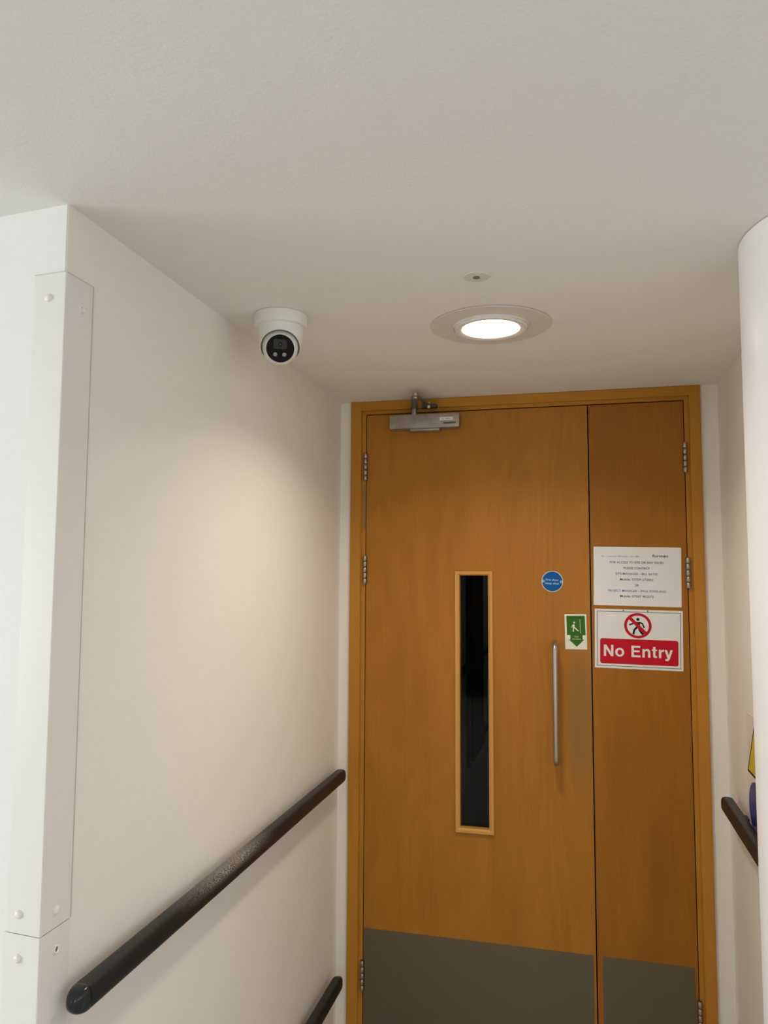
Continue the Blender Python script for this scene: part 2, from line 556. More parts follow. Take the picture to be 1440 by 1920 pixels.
# dark painted door standing in the left wall of the unlit corridor beyond
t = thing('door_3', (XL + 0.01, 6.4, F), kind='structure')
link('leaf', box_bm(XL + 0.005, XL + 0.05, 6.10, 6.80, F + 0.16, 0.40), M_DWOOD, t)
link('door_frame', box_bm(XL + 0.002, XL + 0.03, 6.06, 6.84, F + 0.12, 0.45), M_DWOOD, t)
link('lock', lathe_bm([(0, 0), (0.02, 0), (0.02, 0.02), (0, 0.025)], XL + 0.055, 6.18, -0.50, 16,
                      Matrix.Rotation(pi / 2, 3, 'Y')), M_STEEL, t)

# ------------------------------------------------------------------ door frame
FR = thing('trim_1', (-0.19, D, F), kind='structure')
YA = D - 0.014        # face of the architrave
XA0, XA1, XA2, XA3 = -0.7975, -0.7575, 0.3765, 0.4125
ZA = 0.6005


def mitre(name, pts, m, y0, y1, parent, bev=0.0015):
    bm = bmesh.new()
    add_poly(bm, pts, y1 - y0, lambda u, v, d: Vector((u, y1 - d, v)))
    if bev:
        es = [e for e in bm.edges if all(abs(v.co.y - y0) < 1e-6 for v in e.verts)]
        bmesh.ops.bevel(bm, geom=es, offset=bev, segments=2, affect='EDGES')
    return link(name, bm, m, parent)


HT = H - 0.0006
mitre('architrave', [(XA0, F), (XA1, F), (XA1, ZA), (XA0, HT)], M_LIP, YA, D + 0.01, FR)
mitre('architrave', [(XA2, F), (XA3, F), (XA3, HT), (XA2, ZA)], M_LIP, YA, D + 0.01, FR)
mitre('architrave', [(XA0, HT), (XA1, ZA), (XA2, ZA), (XA3, HT)], M_LIPX, YA, D + 0.01, FR)
ZL, ZD = 0.5885, 0.5845     # underside of the lining head, top of the leaves
XD0, XD1, XD2, XD3 = -0.7395, 0.0478, 0.0522, 0.3590
mitre('jamb', [(XA1 - 0.006, F), (XD0 - 0.0032, F), (XD0 - 0.0032, ZL), (XA1 - 0.006, ZL)], M_LIP, D - 0.001, D + 0.11, FR, 0.001)
mitre('jamb', [(XD3 + 0.003, F), (XA2 + 0.006, F), (XA2 + 0.006, ZL), (XD3 + 0.003, ZL)], M_LIP, D - 0.001, D + 0.11, FR, 0.001)
mitre('head', [(XA1 - 0.006, ZL), (XA2 + 0.006, ZL), (XA2 + 0.006, ZA + 0.008), (XA1 - 0.006, ZA + 0.008)], M_LIPX, D - 0.001, D + 0.11, FR, 0.001)
# rebate stops behind the leaves
mitre('door_stop', [(XD0 - 0.003, F), (XD0 + 0.012, F), (XD0 + 0.012, ZL), (XD0 - 0.003, ZL)], M_DWOOD, D + 0.046, D + 0.10, FR, 0)
mitre('door_stop', [(XD3 - 0.012, F), (XD3 + 0.003, F), (XD3 + 0.003, ZL), (XD3 - 0.012, ZL)], M_DWOOD, D + 0.046, D + 0.10, FR, 0)
mitre('door_stop', [(XD0, ZL - 0.014), (XD3, ZL - 0.014), (XD3, ZL), (XD0, ZL)], M_DWOOD, D + 0.046, D + 0.10, FR, 0)
link('seal_strip', box_bm(-0.7500, -0.7445, D - 0.003, D + 0.001, 0.165, 0.325, bevel=0.0008), M_STRIP, FR)

# ------------------------------------------------------------------ leaves
def leaf(name, x0, x1, z0, z1, m, hole=None):
    bm = bmesh.new()
    y0, y1 = D, D + 0.044
    if not hole:
        add_box(bm, x0, x1, y0, y1, z0, z1)
    else:
        hx0, hx1, hz0, hz1 = hole
        X = [x0, hx0, hx1, x1]; Z = [z0, hz0, hz1, z1]
        g = [[[bm.verts.new((x, y, z)) for z in Z] for x in X] for y in (y0, y1)]
        for s in (0, 1):
            for i in range(3):
                for j in range(3):
                    if i == 1 and j == 1:
                        continue
                    bm.faces.new((g[s][i][j], g[s][i + 1][j], g[s][i + 1][j + 1], g[s][i][j + 1]))
        def side(p, q):
            bm.faces.new((g[0][p[0]][p[1]], g[0][q[0]][q[1]], g[1][q[0]][q[1]], g[1][p[0]][p[1]]))
        for i in range(3):
            side((i, 0), (i + 1, 0)); side((i, 3), (i + 1, 3)); side((0, i), (0, i + 1)); side((3, i), (3, i + 1))
        side((1, 1), (2, 1)); side((1, 2), (2, 2)); side((1, 1), (1, 2)); side((2, 1), (2, 2))
    o = link(name, bm, m)
    o['kind'] = 'structure'
    return o


ZB = F + 0.008
HX0, HX1, HZ0, HZ1 = -0.4020, -0.2920, -0.8730, 0.0010
door1 = leaf('door_1', XD0, XD1, ZB, ZD, M_WOOD, (HX0, HX1, HZ0, HZ1))
door2 = leaf('door_2', XD2, XD3, ZB, ZD, M_WOOD2)
# astragal behind the meeting stiles keeps the joint dark
link('astragal', box_bm(XD1 - 0.012, XD1, D + 0.0445, D + 0.054, ZB, ZD - 0.02), M_DWOOD, door1)

# vision panel
VX0, VX1, VZ0, VZ1 = -0.4130, -0.2800, -0.8840, 0.0120
IX0, IX1, IZ0, IZ1 = -0.3970, -0.2965, -0.8680, -0.0030
VF = link('vision_frame', box_bm(HX0, HX0 + 0.004, D + 0.002, D + 0.040, HZ0, HZ1), M_BEAD, door1)


def bead(p, q, m):
    """p, q: outer and inner edge ends (x, z); sloping profile from the outer arris to the pane"""
    (ax, az), (bx_, bz), (cx, cz), (dx, dz) = p[0], p[1], q[1], q[0]
    bm = bmesh.new()
    lay = []
    for f, y in ((0.0, D), (0.0, D - 0.006), (0.10, D - 0.0085), (0.62, D - 0.0085), (1.0, D - 0.004), (1.0, D + 0.018), (0.3, D + 0.018)):
        lay.append([bm.verts.new((ax + (dx - ax) * f, y, az + (dz - az) * f)),
                    bm.verts.new((bx_ + (cx - bx_) * f, y, bz + (cz - bz) * f))])
    n = len(lay)
    for i in range(n):
        j = (i + 1) % n
        bm.faces.new((lay[i][0], lay[i][1], lay[j][1], lay[j][0]))
    bm.faces.new([l[0] for l in lay]); bm.faces.new([l[1] for l in lay][::-1])
    return link('bead', bm, m, VF)


O = [(VX0, VZ0), (VX1, VZ0), (VX1, VZ1), (VX0, VZ1)]
I = [(IX0, IZ0), (IX1, IZ0), (IX1, IZ1), (IX0, IZ1)]
for k in range(4):
    j = (k + 1) % 4
    bead((O[k], O[j]), (I[k], I[j]), M_BEADX if k in (0, 2) else M_BEAD)
pane = link('glass', box_bm(IX0 - 0.004, IX1 + 0.004, D + 0.019, D + 0.025, IZ0 - 0.004, IZ1 + 0.004), M_GLASS, VF)

# kick plates
link('kickplate', box_bm(XD0 + 0.0015, 0.0405, D - 0.0015, D + 0.0002, ZB + 0.01, -1.2385, bevel=0.0004), M_KICK, door1)
link('kickplate', box_bm(0.0690, 0.3505, D - 0.0015, D + 0.0002, ZB + 0.01, -1.2385, bevel=0.0004), M_KICK, door2)

# hinges: five knuckles and a leaf plate each
knuckle_mesh = None


def hinge(parent, x, zc, side):
    global knuckle_mesh
    h = link('hinge', box_bm(x - 0.007, x + 0.007, D - 0.0015, D + 0.0006, zc - 0.051, zc + 0.051), M_DARKM, parent,
             origin=(x, D, zc))
    seg = 0.1025 / 5
    for k in range(5):
        z = zc - 0.05125 + seg * (k + 0.5)
        if knuckle_mesh is None:
            r, hh = 0.0068, seg / 2 - 0.0009
            bm = lathe_bm([(0, -hh), (r - 0.001, -hh), (r, -hh + 0.001), (r, hh - 0.001), (r - 0.001, hh), (0, hh)], 0, 0, 0, 14)
            bmesh.ops.recalc_face_normals(bm, faces=bm.faces)
            knuckle_mesh = bpy.data.meshes.new('knuckle')
            bm.to_mesh(knuckle_mesh); bm.free()
            knuckle_mesh.materials.append(M_STEELD)
            for p_ in knuckle_mesh.polygons:
                p_.use_smooth = True
            knuckle_mesh.set_sharp_from_angle(angle=radians(50))
        o = bpy.data.objects.new('knuckle', knuckle_mesh)
        COL.objects.link(o); o.parent = h
        o.location = (0, -0.0075, z - zc)
    return h


for zc in (0.3925, 0.0150, -1.3975):
    hinge(door1, -0.7425, zc, -1)
for zc in (0.3925, 0.0085, -1.3875):
    hinge(door2, 0.3612, zc, 1)

# pull handle: one bent tube
hx = -0.0690
path = []
for k in range(7):
    a = pi / 2 * k / 6
    path.append(Vector((hx, D - 0.045 - 0.022 * sin(a), -0.2305 + 0.022 * cos(a) - 0.022)))
top = [Vector((hx, D + 0.0, -0.2305)), Vector((hx, D - 0.030, -0.2305))] + path
bot = [Vector((v.x, v.y, -0.8514 - v.z)) for v in reversed(top)]
bm = add_sweep(bmesh.new(), top + bot, lambda i, n: circ(0.0092, 20), up=Vector((1, 0, 0)))
link('pull_handle', bm, M_STEEL, door1, smooth=60)

# door closer on the leaf, its folding arm running to the frame
cl = link('door_closer', box_bm(-0.6430, -0.3925, D - 0.046, D, 0.5215, 0.5715, bevel=0.0022), M_CLOSER, door1, smooth=40)
link('valve_cover', box_bm(-0.569, -0.462, D - 0.040, D - 0.004, 0.5125, 0.5222, bevel=0.0025), M_CLOSER, cl, smooth=40)
tag(link('end_plate', box_bm(-0.3935, -0.3905, D - 0.044, D - 0.001, 0.5230, 0.5700, bevel=0.001), M_STEELD, cl), None)
link('sticker', box_bm(-0.4600, -0.4120, D - 0.0466, D - 0.0459, 0.5455, 0.5575), M_BOARD, cl)
text('lettering', 'IS - BSN', -0.4360, 0.5515, D - 0.0468, 0.0042, M_INK, cl, width=0.027)
link('badge', box_bm(-0.4460, -0.4020, D - 0.0464, D - 0.0459, 0.5330, 0.5395, bevel=0.0003), M_DARKM, cl)
link('spindle', lathe_bm([(0, 0.570), (0.011, 0.570), (0.011, 0.596), (0.007, 0.5985), (0, 0.5985)], -0.5560, D - 0.024, 0, 20), M_STEELD, cl, smooth=40)


def bar(name, a, b, wd, th, m, parent):
    """flat bar lying level between two points"""
    a, b = Vector(a), Vector(b)
    t = (b - a); L = t.length; t.normalize()
    s = t.cross(Vector((0, 0, 1))).normalized()
    u = s.cross(t)
    pts = []
    for k in range(9):
        an = -pi / 2 + pi * k / 8
        pts.append((L + wd / 2 * cos(an), wd / 2 * sin(an)))
    for k in range(9):
        an = pi / 2 + pi * k / 8
        pts.append((wd / 2 * cos(an), wd / 2 * sin(an)))
    bm = bmesh.new()
    add_poly(bm, pts, th, lambda p, q, d: a + t * p + s * q + u * (d - th / 2))
    return link(name, bm, m, parent)


KN = Vector((-0.5190, 2.512, 0.605))
bar('main_arm', (-0.5560, D - 0.024, 0.5965), KN + Vector((0, 0, -0.004)), 0.0240, 0.005, M_ARM, cl)
bar('forearm', KN + Vector((0, 0, 0.004)), (-0.4985, D - 0.050, 0.601), 0.0150, 0.005, M_ARM, cl)
link('elbow', lathe_bm([(0, -0.010), (0.0085, -0.010), (0.0095, -0.008), (0.0095, 0.009), (0.0075, 0.011), (0, 0.011)],
                       KN.x, KN.y, KN.z, 20), M_STEEL, cl, smooth=40)
br = link('arm_bracket', box_bm(-0.5250, -0.4730, YA - 0.030, YA, 0.5960, 0.6075, bevel=0.0012), M_DARKM, cl)
link('bracket_pin', lathe_bm([(0, 0.590), (0.0065, 0.590), (0.0075, 0.592), (0.0075, 0.611), (0, 0.612)],
                             -0.4985, D - 0.050, 0, 16), M_STEEL, cl, smooth=40)

# ------------------------------------------------------------------ signs on the doors
def rrect(x0, x1, z0, z1, r, n=6):
    pts = []
    for cx, cz, a0 in ((x1 - r, z1 - r, 0), (x0 + r, z1 - r, pi / 2), (x0 + r, z0 + r, pi), (x1 - r, z0 + r, 3 * pi / 2)):
        for k in range(n + 1):
            a = a0 + pi / 2 * k / n
            pts.append((cx + r * cos(a), cz + r * sin(a)))
    return pts


def plane_map(cx, cz, tilt, y):
    """(u, v) in sheet coordinates, d towards the viewer"""
    def f(u, v, d):
        return Vector((cx + u * cos(tilt) - v * sin(tilt), y - d, cz + u * sin(tilt) + v * cos(tilt)))
    return f


# upper notice, laminated landscape sheet
tn = radians(-0.9)
nc = (0.2005, -0.0040)
nt_ = thing('laminated_notice', (nc[0], D, nc[1]),
            'white laminated notice with black and blue lines of text, above the No Entry sign', 'notice')
mp = plane_map(nc[0], nc[1], tn, D)
bm = bmesh.new(); add_poly(bm, rrect(-0.1400, 0.1400, -0.0985, 0.0985, 0.002, 3), 0.0007, mp)
link('sheet', bm, M_PAPER, nt_)
lines = [('No. 1 Leeds City Office Park – LS11 5BD', -0.0534, 0.0670, 0.0052, 0.1210, M_INKG, 0.0),
         ('formm', 0.0737, 0.0700, 0.0098, 0.0490, M_INK, 0.012),
         ('FOR ACCESS TO SITE OR ANY ISSUES', -0.0010, 0.0470, 0.0077, 0.1710, M_INK, 0.006),
         ('PLEASE CONTACT', -0.0010, 0.0280, 0.0077, 0.0830, M_INK, 0.006),
         ('SITE MANAGER - BILL BATES', -0.0010, 0.0090, 0.0077, 0.1340, M_INKB, 0.006),
         ('Mobile: 07709 672002', -0.0010, -0.0100, 0.0077, 0.1060, M_INK, 0.006),
         ('OR', -0.0010, -0.0290, 0.0077, 0.0130, M_INK, 0.006),
         ('PROJECT MANAGER – PAUL ROWLAND', 0.0000, -0.0480, 0.0077, 0.1850, M_INKB, 0.006),
         ('Mobile: 07507 902073', -0.0010, -0.0660, 0.0077, 0.1060, M_INK, 0.006)]
for s, u, v, hgt, wd, m, b_ in lines:
    text('lettering', s, 0, 0, 0, hgt, m, nt_, width=wd, bold=b_,
         to3d=lambda a, b, c, u=u, v=v: mp(u + a, v + b, 0.0010))

# No Entry board
te = radians(-0.8)
ec = (0.2008, -0.2125)
ne = thing('no_entry_sign', (ec[0], D, ec[1]),
           'white and red No Entry sign with crossed-out walking figure', 'sign')
mp2 = plane_map(ec[0], ec[1], te, D)
bm = bmesh.new(); add_poly(bm, rrect(-0.1398, 0.1398, -0.0982, 0.0982, 0.0015, 2), 0.0012, mp2)
link('board', bm, M_BOARD, ne)


def flat(name, pts, d, m, parent, mpf, th=0.0002):
    bm = bmesh.new()
    add_poly(bm, pts, th, lambda u, v, k: mpf(u, v, d + k))
    return link(name, bm, m, parent)


bm = bmesh.new()
add_ring(bm, rrect(-0.1330, 0.1330, -0.0910, 0.0910, 0.001, 2), rrect(-0.1315, 0.1315, -0.0895, 0.0895, 0.0006, 2), 0.0002,
         lambda u, v, k: mp2(u, v, 0.0013 + k))
link('border_line', bm, M_INK, ne)
flat('red_panel', rrect(-0.1225, 0.1250, -0.0830, 0.0000, 0.0070), 0.0013, M_RED, ne, mp2)
GLYPH = {
    'N': [(0, 0), (0, 1), (.22, 1), (.64, .33), (.64, 1), (.84, 1), (.84, 0), (.62, 0), (.20, .67), (.20, 0)],
    'E': [(0, 0), (0, 1), (.76, 1), (.76, .83), (.21, .83), (.21, .60), (.71, .60), (.71, .435), (.21, .435), (.21, .17), (.78, .17), (.78, 0)],
    'n': [(0, 0), (0, .74), (.19, .74), (.19, .64), (.25, .70), (.33, .745), (.43, .76), (.55, .735), (.63, .66), (.67, .56), (.68, .46), (.68, 0), (.48, 0),
          (.48, .43), (.465, .52), (.42, .57), (.35, .59), (.27, .565), (.22, .51), (.20, .42), (.20, 0)],
    't': [(.10, .74), (.10, .96), (.30, .96), (.30, .74), (.43, .74), (.43, .60), (.30, .60), (.30, .22), (.33, .16), (.43, .15), (.43, .005), (.30, -.01),
          (.17, .02), (.11, .09), (.10, .18), (.10, .60), (0, .60), (0, .74)],
    'r': [(0, 0), (0, .74), (.19, .74), (.19, .62), (.25, .70), (.33, .75), (.43, .76), (.43, .565), (.33, .56), (.25, .52), (.21, .45), (.20, .36), (.20, 0)],
    'y': [(0, .74), (.22, .74), (.37, .25), (.51, .74), (.72, .74), (.47, .0), (.41, -.13), (.33, -.20), (.22, -.225), (.08, -.215), (.08, -.055), (.18, -.06),
          (.235, -.03), (.26, .03)]}
cw, chh = 0.0366, 0.0375
for g_, u0 in (('N', 0.0), ('o', 1.0), ('E', 2.41), ('n', 3.36), ('t', 4.18), ('r', 4.77), ('y', 5.24)):
    bx0, bz0 = -0.1105 + u0 * cw, -0.0585
    bm = bmesh.new()
    if g_ == 'o':
        ring = [[(bx0 + (.39 + rx * cos(2 * pi * k / 36)) * cw, bz0 + (.375 + rz * sin(2 * pi * k / 36)) * chh) for k in range(36)]
                for rx, rz in ((.39, .39), (.19, .225))]
        add_ring(bm, ring[0], ring[1], 0.0002, lambda u, v, k: mp2(u, v, 0.0015 + k))
    else:
        add_poly(bm, [(bx0 + a_ * cw, bz0 + b_ * chh) for a_, b_ in GLYPH[g_]], 0.0002, lambda u, v, k: mp2(u, v, 0.0015 + k))
    link('letter', bm, M_BOARD, ne)
px, pz = -0.0015, 0.0455


def limb(pts, r0):
    """rounded stroke outline along a polyline (pictogram limbs)"""
    L = []; R = []
    P = [Vector((a, b)) for a, b in pts]
    for i, p in enumerate(P):
        t = (P[min(i + 1, len(P) - 1)] - P[max(i - 1, 0)]).normalized()
        n = Vector((-t.y, t.x)) * r0
        L.append((p.x + n.x, p.y + n.y)); R.append((p.x - n.x, p.y - n.y))
    return L + R[::-1]


def pic(parts, head, cx, cz, s, d, m, parent, mpf, nm='pictogram'):
    bm = bmesh.new()
    for i, (pts, r) in enumerate(parts):
        q = limb([(cx + a * s, cz + b * s) for a, b in pts], r * s)
        add_poly(bm, q, 0.0002, lambda u, v, k, i=i: mpf(u, v, d + k + i * 0.00002))
    hd = [(cx + (head[0] + head[2] * cos(2 * pi * k / 20)) * s, cz + (head[1] + head[2] * sin(2 * pi * k / 20)) * s) for k in range(20)]
    add_poly(bm, hd, 0.0002, lambda u, v, k: mpf(u, v, d + k))
    return link(nm, bm, m, parent)


S = 0.0440
pic([([(0.02, 0.27), (0.06, 0.06), (-0.02, -0.12)], 0.11),                      # trunk
     ([(-0.04, 0.24), (-0.30, 0.16), (-0.62, 0.05)], 0.055),                     # arm forward
     ([(0.08, 0.26), (0.34, 0.16), (0.46, -0.16)], 0.055),                       # arm back
     ([(-0.03, -0.08), (-0.26, -0.34), (-0.32, -0.66)], 0.075),                  # leg
     ([(0.04, -0.10), (0.18, -0.42), (0.38, -0.66)], 0.075)],
    (0.01, 0.47, 0.115), px, pz, S, 0.0013, M_INK, ne, mp2)
bm = bmesh.new()
oc = [(px + S * 0.99 * cos(2 * pi * k / 48), pz + S * 0.95 * sin(2 * pi * k / 48)) for k in range(48)]
ic = [(px + S * 0.79 * cos(2 * pi * k / 48), pz + S * 0.76 * sin(2 * pi * k / 48)) for k in range(48)]
add_ring(bm, oc, ic, 0.0003, lambda u, v, k: mp2(u, v, 0.0016 + k))
d_ = 0.57
n_ = 0.085 * S
add_poly(bm, [(px - d_ * S + n_, pz + d_ * S + n_), (px - d_ * S - n_, pz + d_ * S - n_), (px + d_ * S - n_, pz - d_ * S - n_), (px + d_ * S + n_, pz - d_ * S + n_)],
         0.0003, lambda u, v, k: mp2(u, v, 0.00165 + k))
link('prohibition_ring', bm, M_RED, ne)
for hx_, hz_ in ((-0.047, 0.0945), (0.030, 0.0940)):
    flat('fixing_hole', [(hx_ + 0.0021 * cos(2 * pi * k / 14), hz_ + 0.0021 * sin(2 * pi * k / 14)) for k in range(14)], 0.0013, M_INK, ne, mp2)

# blue disc
bc = (-0.0765, -0.0222)
bd = thing('fire_door_disc', (bc[0], D, bc[1]), 'small round blue disc reading Fire door keep shut, above the green sticker', 'sign')
mp3 = plane_map(bc[0], bc[1], radians(-2), D)
Ry = Matrix.Rotation(pi / 2, 3, 'X')
bm = bmesh.new(); add_poly(bm, circ(0.0362, 56), 0.0010, mp3); link('rim', bm, M_ALU, bd)
flat('blue_face', circ(0.0338, 56), 0.0010, M_BLUE, bd, mp3)
for s in (-1, 1):
    bm = bmesh.new()
    add_ring(bm, [(s * 0.0302 + 0.0044 * cos(2 * pi * k / 20), 0.0044 * sin(2 * pi * k / 20)) for k in range(20)],
             [(s * 0.0302 + 0.0022 * cos(2 * pi * k / 20), 0.0022 * sin(2 * pi * k / 20)) for k in range(20)], 0.0004,
             lambda u, v, k: mp3(u, v, 0.0012 + k))
    link('screw_ring', bm, M_ALU, bd)
text('lettering', 'Fire door', 0, 0, 0, 0.0075, M_PALEB, bd, width=0.0440, bold=0.015, to3d=lambda a, b, c: mp3(a, 0.0058 + b, 0.0014))
text('lettering', 'keep shut', 0, 0, 0, 0.0075, M_PALEB, bd, width=0.0460, bold=0.015, to3d=lambda a, b, c: mp3(a, -0.0060 + b, 0.0014))

# green foot sticker
gc = (-0.0008, -0.1915)
gs = thing('foot_pull_sticker', (gc[0], D, gc[1]), 'cream and green arrow sticker with a white figure, above the pull handle', 'sticker')
mp4 = plane_map(gc[0], gc[1], radians(0.6), D)
flat('backing', rrect(-0.0360, 0.0360, -0.0592, 0.0592, 0.0012, 3), 0.0, M_STICK, gs, mp4, 0.0004)
flat('green_arrow', [(-0.0300, 0.0535), (0.0305, 0.0535), (0.0320, -0.0115), (0.0220, -0.0115), (0.0220, -0.0265), (0.0275, -0.0265),
                     (0.0020, -0.0505), (-0.0235, -0.0265), (-0.0180, -0.0265), (-0.0180, -0.0115), (-0.0290, -0.0115)], 0.0005, M_GREEN, gs, mp4)
text('lettering', 'Use Your Foot', 0, 0, 0, 0.0042, M_INK, gs, width=0.0410, bold=0.012, to3d=lambda a, b, c: mp4(0.0010 + a, 0.0475 + b, 0.0008))
text('lettering', 'Only', 0, 0, 0, 0.0055, M_STICK, gs, width=0.0140, to3d=lambda a, b, c: mp4(0.0020 + a, -0.0160 + b, 0.0008))
text('lettering', 'Foot Opener', 0, 0, 0, 0.0038, M_STICK, gs, width=0.0280, bold=0.02, to3d=lambda a, b, c: mp4(0.0020 + a, -0.0243 + b, 0.0008))
pic([([(-0.03, 0.46), (-0.05, 0.22), (-0.08, 0.02)], 0.135),
     ([(-0.10, 0.46), (-0.30, 0.26), (-0.36, -0.02)], 0.055),
     ([(-0.10, 0.08), (-0.13, -0.30), (-0.15, -0.66)], 0.085),
     ([(-0.02, 0.06), (0.22, -0.16), (0.52, -0.46)], 0.085),
     ([(0.50, -0.48), (0.62, -0.52), (0.72, -0.44)], 0.045)],
    (0.02, 0.78, 0.145), -0.0050, 0.0140, 0.0215, 0.0008, M_STICK, gs, mp4)
flat('door_line', [(0.0140, 0.0420), (0.0152, 0.0420), (0.0160, -0.0050), (0.0148, -0.0050)], 0.0008, M_STICK, gs, mp4)

# ------------------------------------------------------------------ corner guard, two lengths
TG = 0.0030
CORN = Vector((XL, CY, 0))


def guard(name, z0, z1, wl, wr, label):
    """L-shaped cover: wl wide on the outer wall, wr on the lobby wall, rounded arris"""
    # plan outline: inner side follows the walls, outer side TG proud
    eps = 0.0011
    inner = [CORN + dv * wl + nv * eps]
    outer = [CORN + dv * (wl - 0.0012) + nv * TG]
    # outer arris centre: offset intersection, rounded
    px_ = XL + TG
    # point on the outer plane line with x = px_
    k = (px_ - (CORN + nv * TG).x) / dv.x
    cpt = CORN + nv * TG + dv * k
    r = 0.0022
    arc = []
    a_s = cpt + dv * r; a_e = cpt + Vector((0, r, 0))
    for q in range(7):
        t_ = q / 6
        arc.append(a_s * (1 - t_) ** 2 + cpt * 2 * t_ * (1 - t_) + a_e * t_ ** 2)
    pts = inner + outer + arc + [Vector((XL + TG, CY + wr - 0.0012, 0)), Vector((XL + eps, CY + wr, 0)),
                                 Vector((XL + eps, CY - 0.0002, 0))]
    t = thing(name, (XL, CY, z0), label, 'corner guard')
    bm = bmesh.new()
    add_poly(bm, [(p.x, p.y) for p in pts], z1 - z0, lambda u, v, d: Vector((u, v, z0 + d)))
    link('guard_body', bm, M_GUARD, t, smooth=35)
    return t


def screw_cap(parent, face, s, z, kind):
    """face 'outer': s along the outer wall; 'inner': s along the lobby wall"""
    if face == 'outer':
        c = CORN + dv * s + nv * TG; n = nv
    else:
        c = Vector((XL + TG, CY + s, 0)); n = Vector((1, 0, 0))
    c = Vector((c.x, c.y, z))
    rot = Vector((0, 0, 1)).rotation_difference(n).to_matrix()
    if kind == 'cap':
        pf = [(0.0072, 0), (0.0072, 0.0008), (0.0064, 0.0030), (0.0045, 0.0046), (0.002, 0.0052), (0, 0.0053)]
        link('screw_cap', lathe_bm([(0, 0)] + pf, c.x, c.y, c.z, 24, rot), M_CAP, parent, smooth=50)
    else:
        o = link('screw_cup', lathe_bm([(0.0068, 0), (0.0070, 0.0012), (0.0056, 0.0024), (0.0042, 0.0018), (0.0036, 0.0006), (0.0036, 0)],
                                       c.x, c.y, c.z, 24, rot), M_CAP, parent, smooth=50)
        link('screw', lathe_bm([(0, 0.0014), (0.0011, 0.0012), (0.0012, 0.0003), (0.0034, 0.0009), (0.0035, 0)], c.x, c.y, c.z, 16, rot),
             M_STEEL if kind == 'screw' else M_CAP, o, smooth=30)


g = guard('corner_guard', -0.5810, 0.5135, 0.0640, 0.0735, 'tall white plastic corner guard on the left wall corner, reaching up to its top edge')
screw_cap(g, 'outer', 0.0315, 0.4703, 'cap')
screw_cap(g, 'inner', 0.0420, 0.4615, 'cup')
screw_cap(g, 'outer', 0.0405, -0.5510, 'cap')
screw_cap(g, 'inner', 0.0350, -0.5535, 'cap')
M_EDGE_SHADE = mat('edge_shade', (0.62, 0.59, 0.53), 0.6)  # contact shade round the guard's edge, painted as thin darker strips
link('edge_shade_line', box_bm(XL, XL + 0.0036, CY + 0.0736, CY + 0.0746, -0.581, 0.5146), M_EDGE_SHADE, g)
link('edge_shade_line', box_bm(XL, XL + 0.0036, CY + 0.001, CY + 0.0746, 0.5136, 0.5146), M_EDGE_SHADE, g)
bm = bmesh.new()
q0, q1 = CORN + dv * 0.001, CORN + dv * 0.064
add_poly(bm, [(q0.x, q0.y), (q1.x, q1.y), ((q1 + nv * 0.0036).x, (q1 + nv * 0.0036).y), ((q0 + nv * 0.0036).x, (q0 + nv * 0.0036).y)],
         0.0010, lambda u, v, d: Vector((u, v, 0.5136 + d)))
link('edge_shade_line', bm, M_EDGE_SHADE, g)
g2 = guard('corner_guard', F + 0.002, -0.5825, 0.0700, 0.0725, 'lower white corner guard below the seam, with an uncovered screw near the handrail end')
screw_cap(g2, 'outer', 0.0390, -0.6195, 'cap')
screw_cap(g2, 'inner', 0.0385, -0.6170, 'screw')
# slightly proud metal corner bead showing under the paint above the guard
bm = bmesh.new()
p0 = CORN + dv * 0.0100 + nv * 0.0; p1 = CORN + dv * 0.0085
add_poly(bm, [((CORN + dv * 0.0105).x, (CORN + dv * 0.0105).y), ((CORN + dv * 0.0098 + nv * 0.0006).x, (CORN + dv * 0.0098 + nv * 0.0006).y),
              ((CORN + dv * 0.0020 + nv * 0.0007).x, (CORN + dv * 0.0020 + nv * 0.0007).y), ((CORN + dv * 0.0020).x, (CORN + dv * 0.0020).y)],
         H - 0.5150, lambda u, v, d: Vector((u, v, 0.5148 + d)))
struct('trim_2', bm, M_WALL_COOL)

# ------------------------------------------------------------------ hand rails
def rail(name, wall_x, sgn, y0, y1, z, label, org_y=1.90):
    """sgn +1: stands out from the left wall towards +x, -1 from the right wall"""
    off = 0.035; w2, h2 = 0.0185, 0.0215
    X = wall_x + sgn * off
    t = thing(name, (X, org_y, z), label, 'handrail')

    def sup(sc=1.0, n=40, ex=3.4, sh=0.0):
        out = []
        for k in range(n):
            a = 2 * pi * k / n
            c, s = cos(a), sin(a)
            out.append((w2 * sc * math.copysign(abs(c) ** (2 / ex), c) + sh, h2 * sc * math.copysign(abs(s) ** (2 / ex), s)))
        return out
    capL = 0.030
    a = Vector((X, y0 + capL, z)); b = Vector((X, y1 - capL, z))
    bm = add_sweep(bmesh.new(), [a, a + (b - a) * 0.33, a + (b - a) * 0.66, b], lambda i, n: sup())
    link('rail_body', bm, M_RAIL, t, smooth=40)
    for yy, dr in ((y0, 1), (y1, -1)):
        # domed end, leaning back to the wall
        yb = yy + dr * capL
        path = []; sc = []
        for k in range(17):
            f = sin(pi / 2 * k / 16)
            path.append(Vector((X - sgn * 0.005 * f * f, yb - dr * capL * f, z)))
            sc.append(max((1 - f ** 2.4) ** (1 / 2.2), 0.04))
        bm = add_sweep(bmesh.new(), path, lambda i, n: sup(sc[i], ex=2.4 + 1.0 * (1 - i / n)))
        link('end_cap', bm, M_RAILCAP, t, smooth=179)
    L = y1 - y0
    for q in (0.18, 0.82):
        yq = y0 + L * q
        link('bracket', box_bm(min(wall_x, X) , max(wall_x, X), yq - 0.02, yq + 0.02, z - 0.021, z - (0.016 if sgn > 0 else 0.002)), M_RAILCAP, t)
    return t


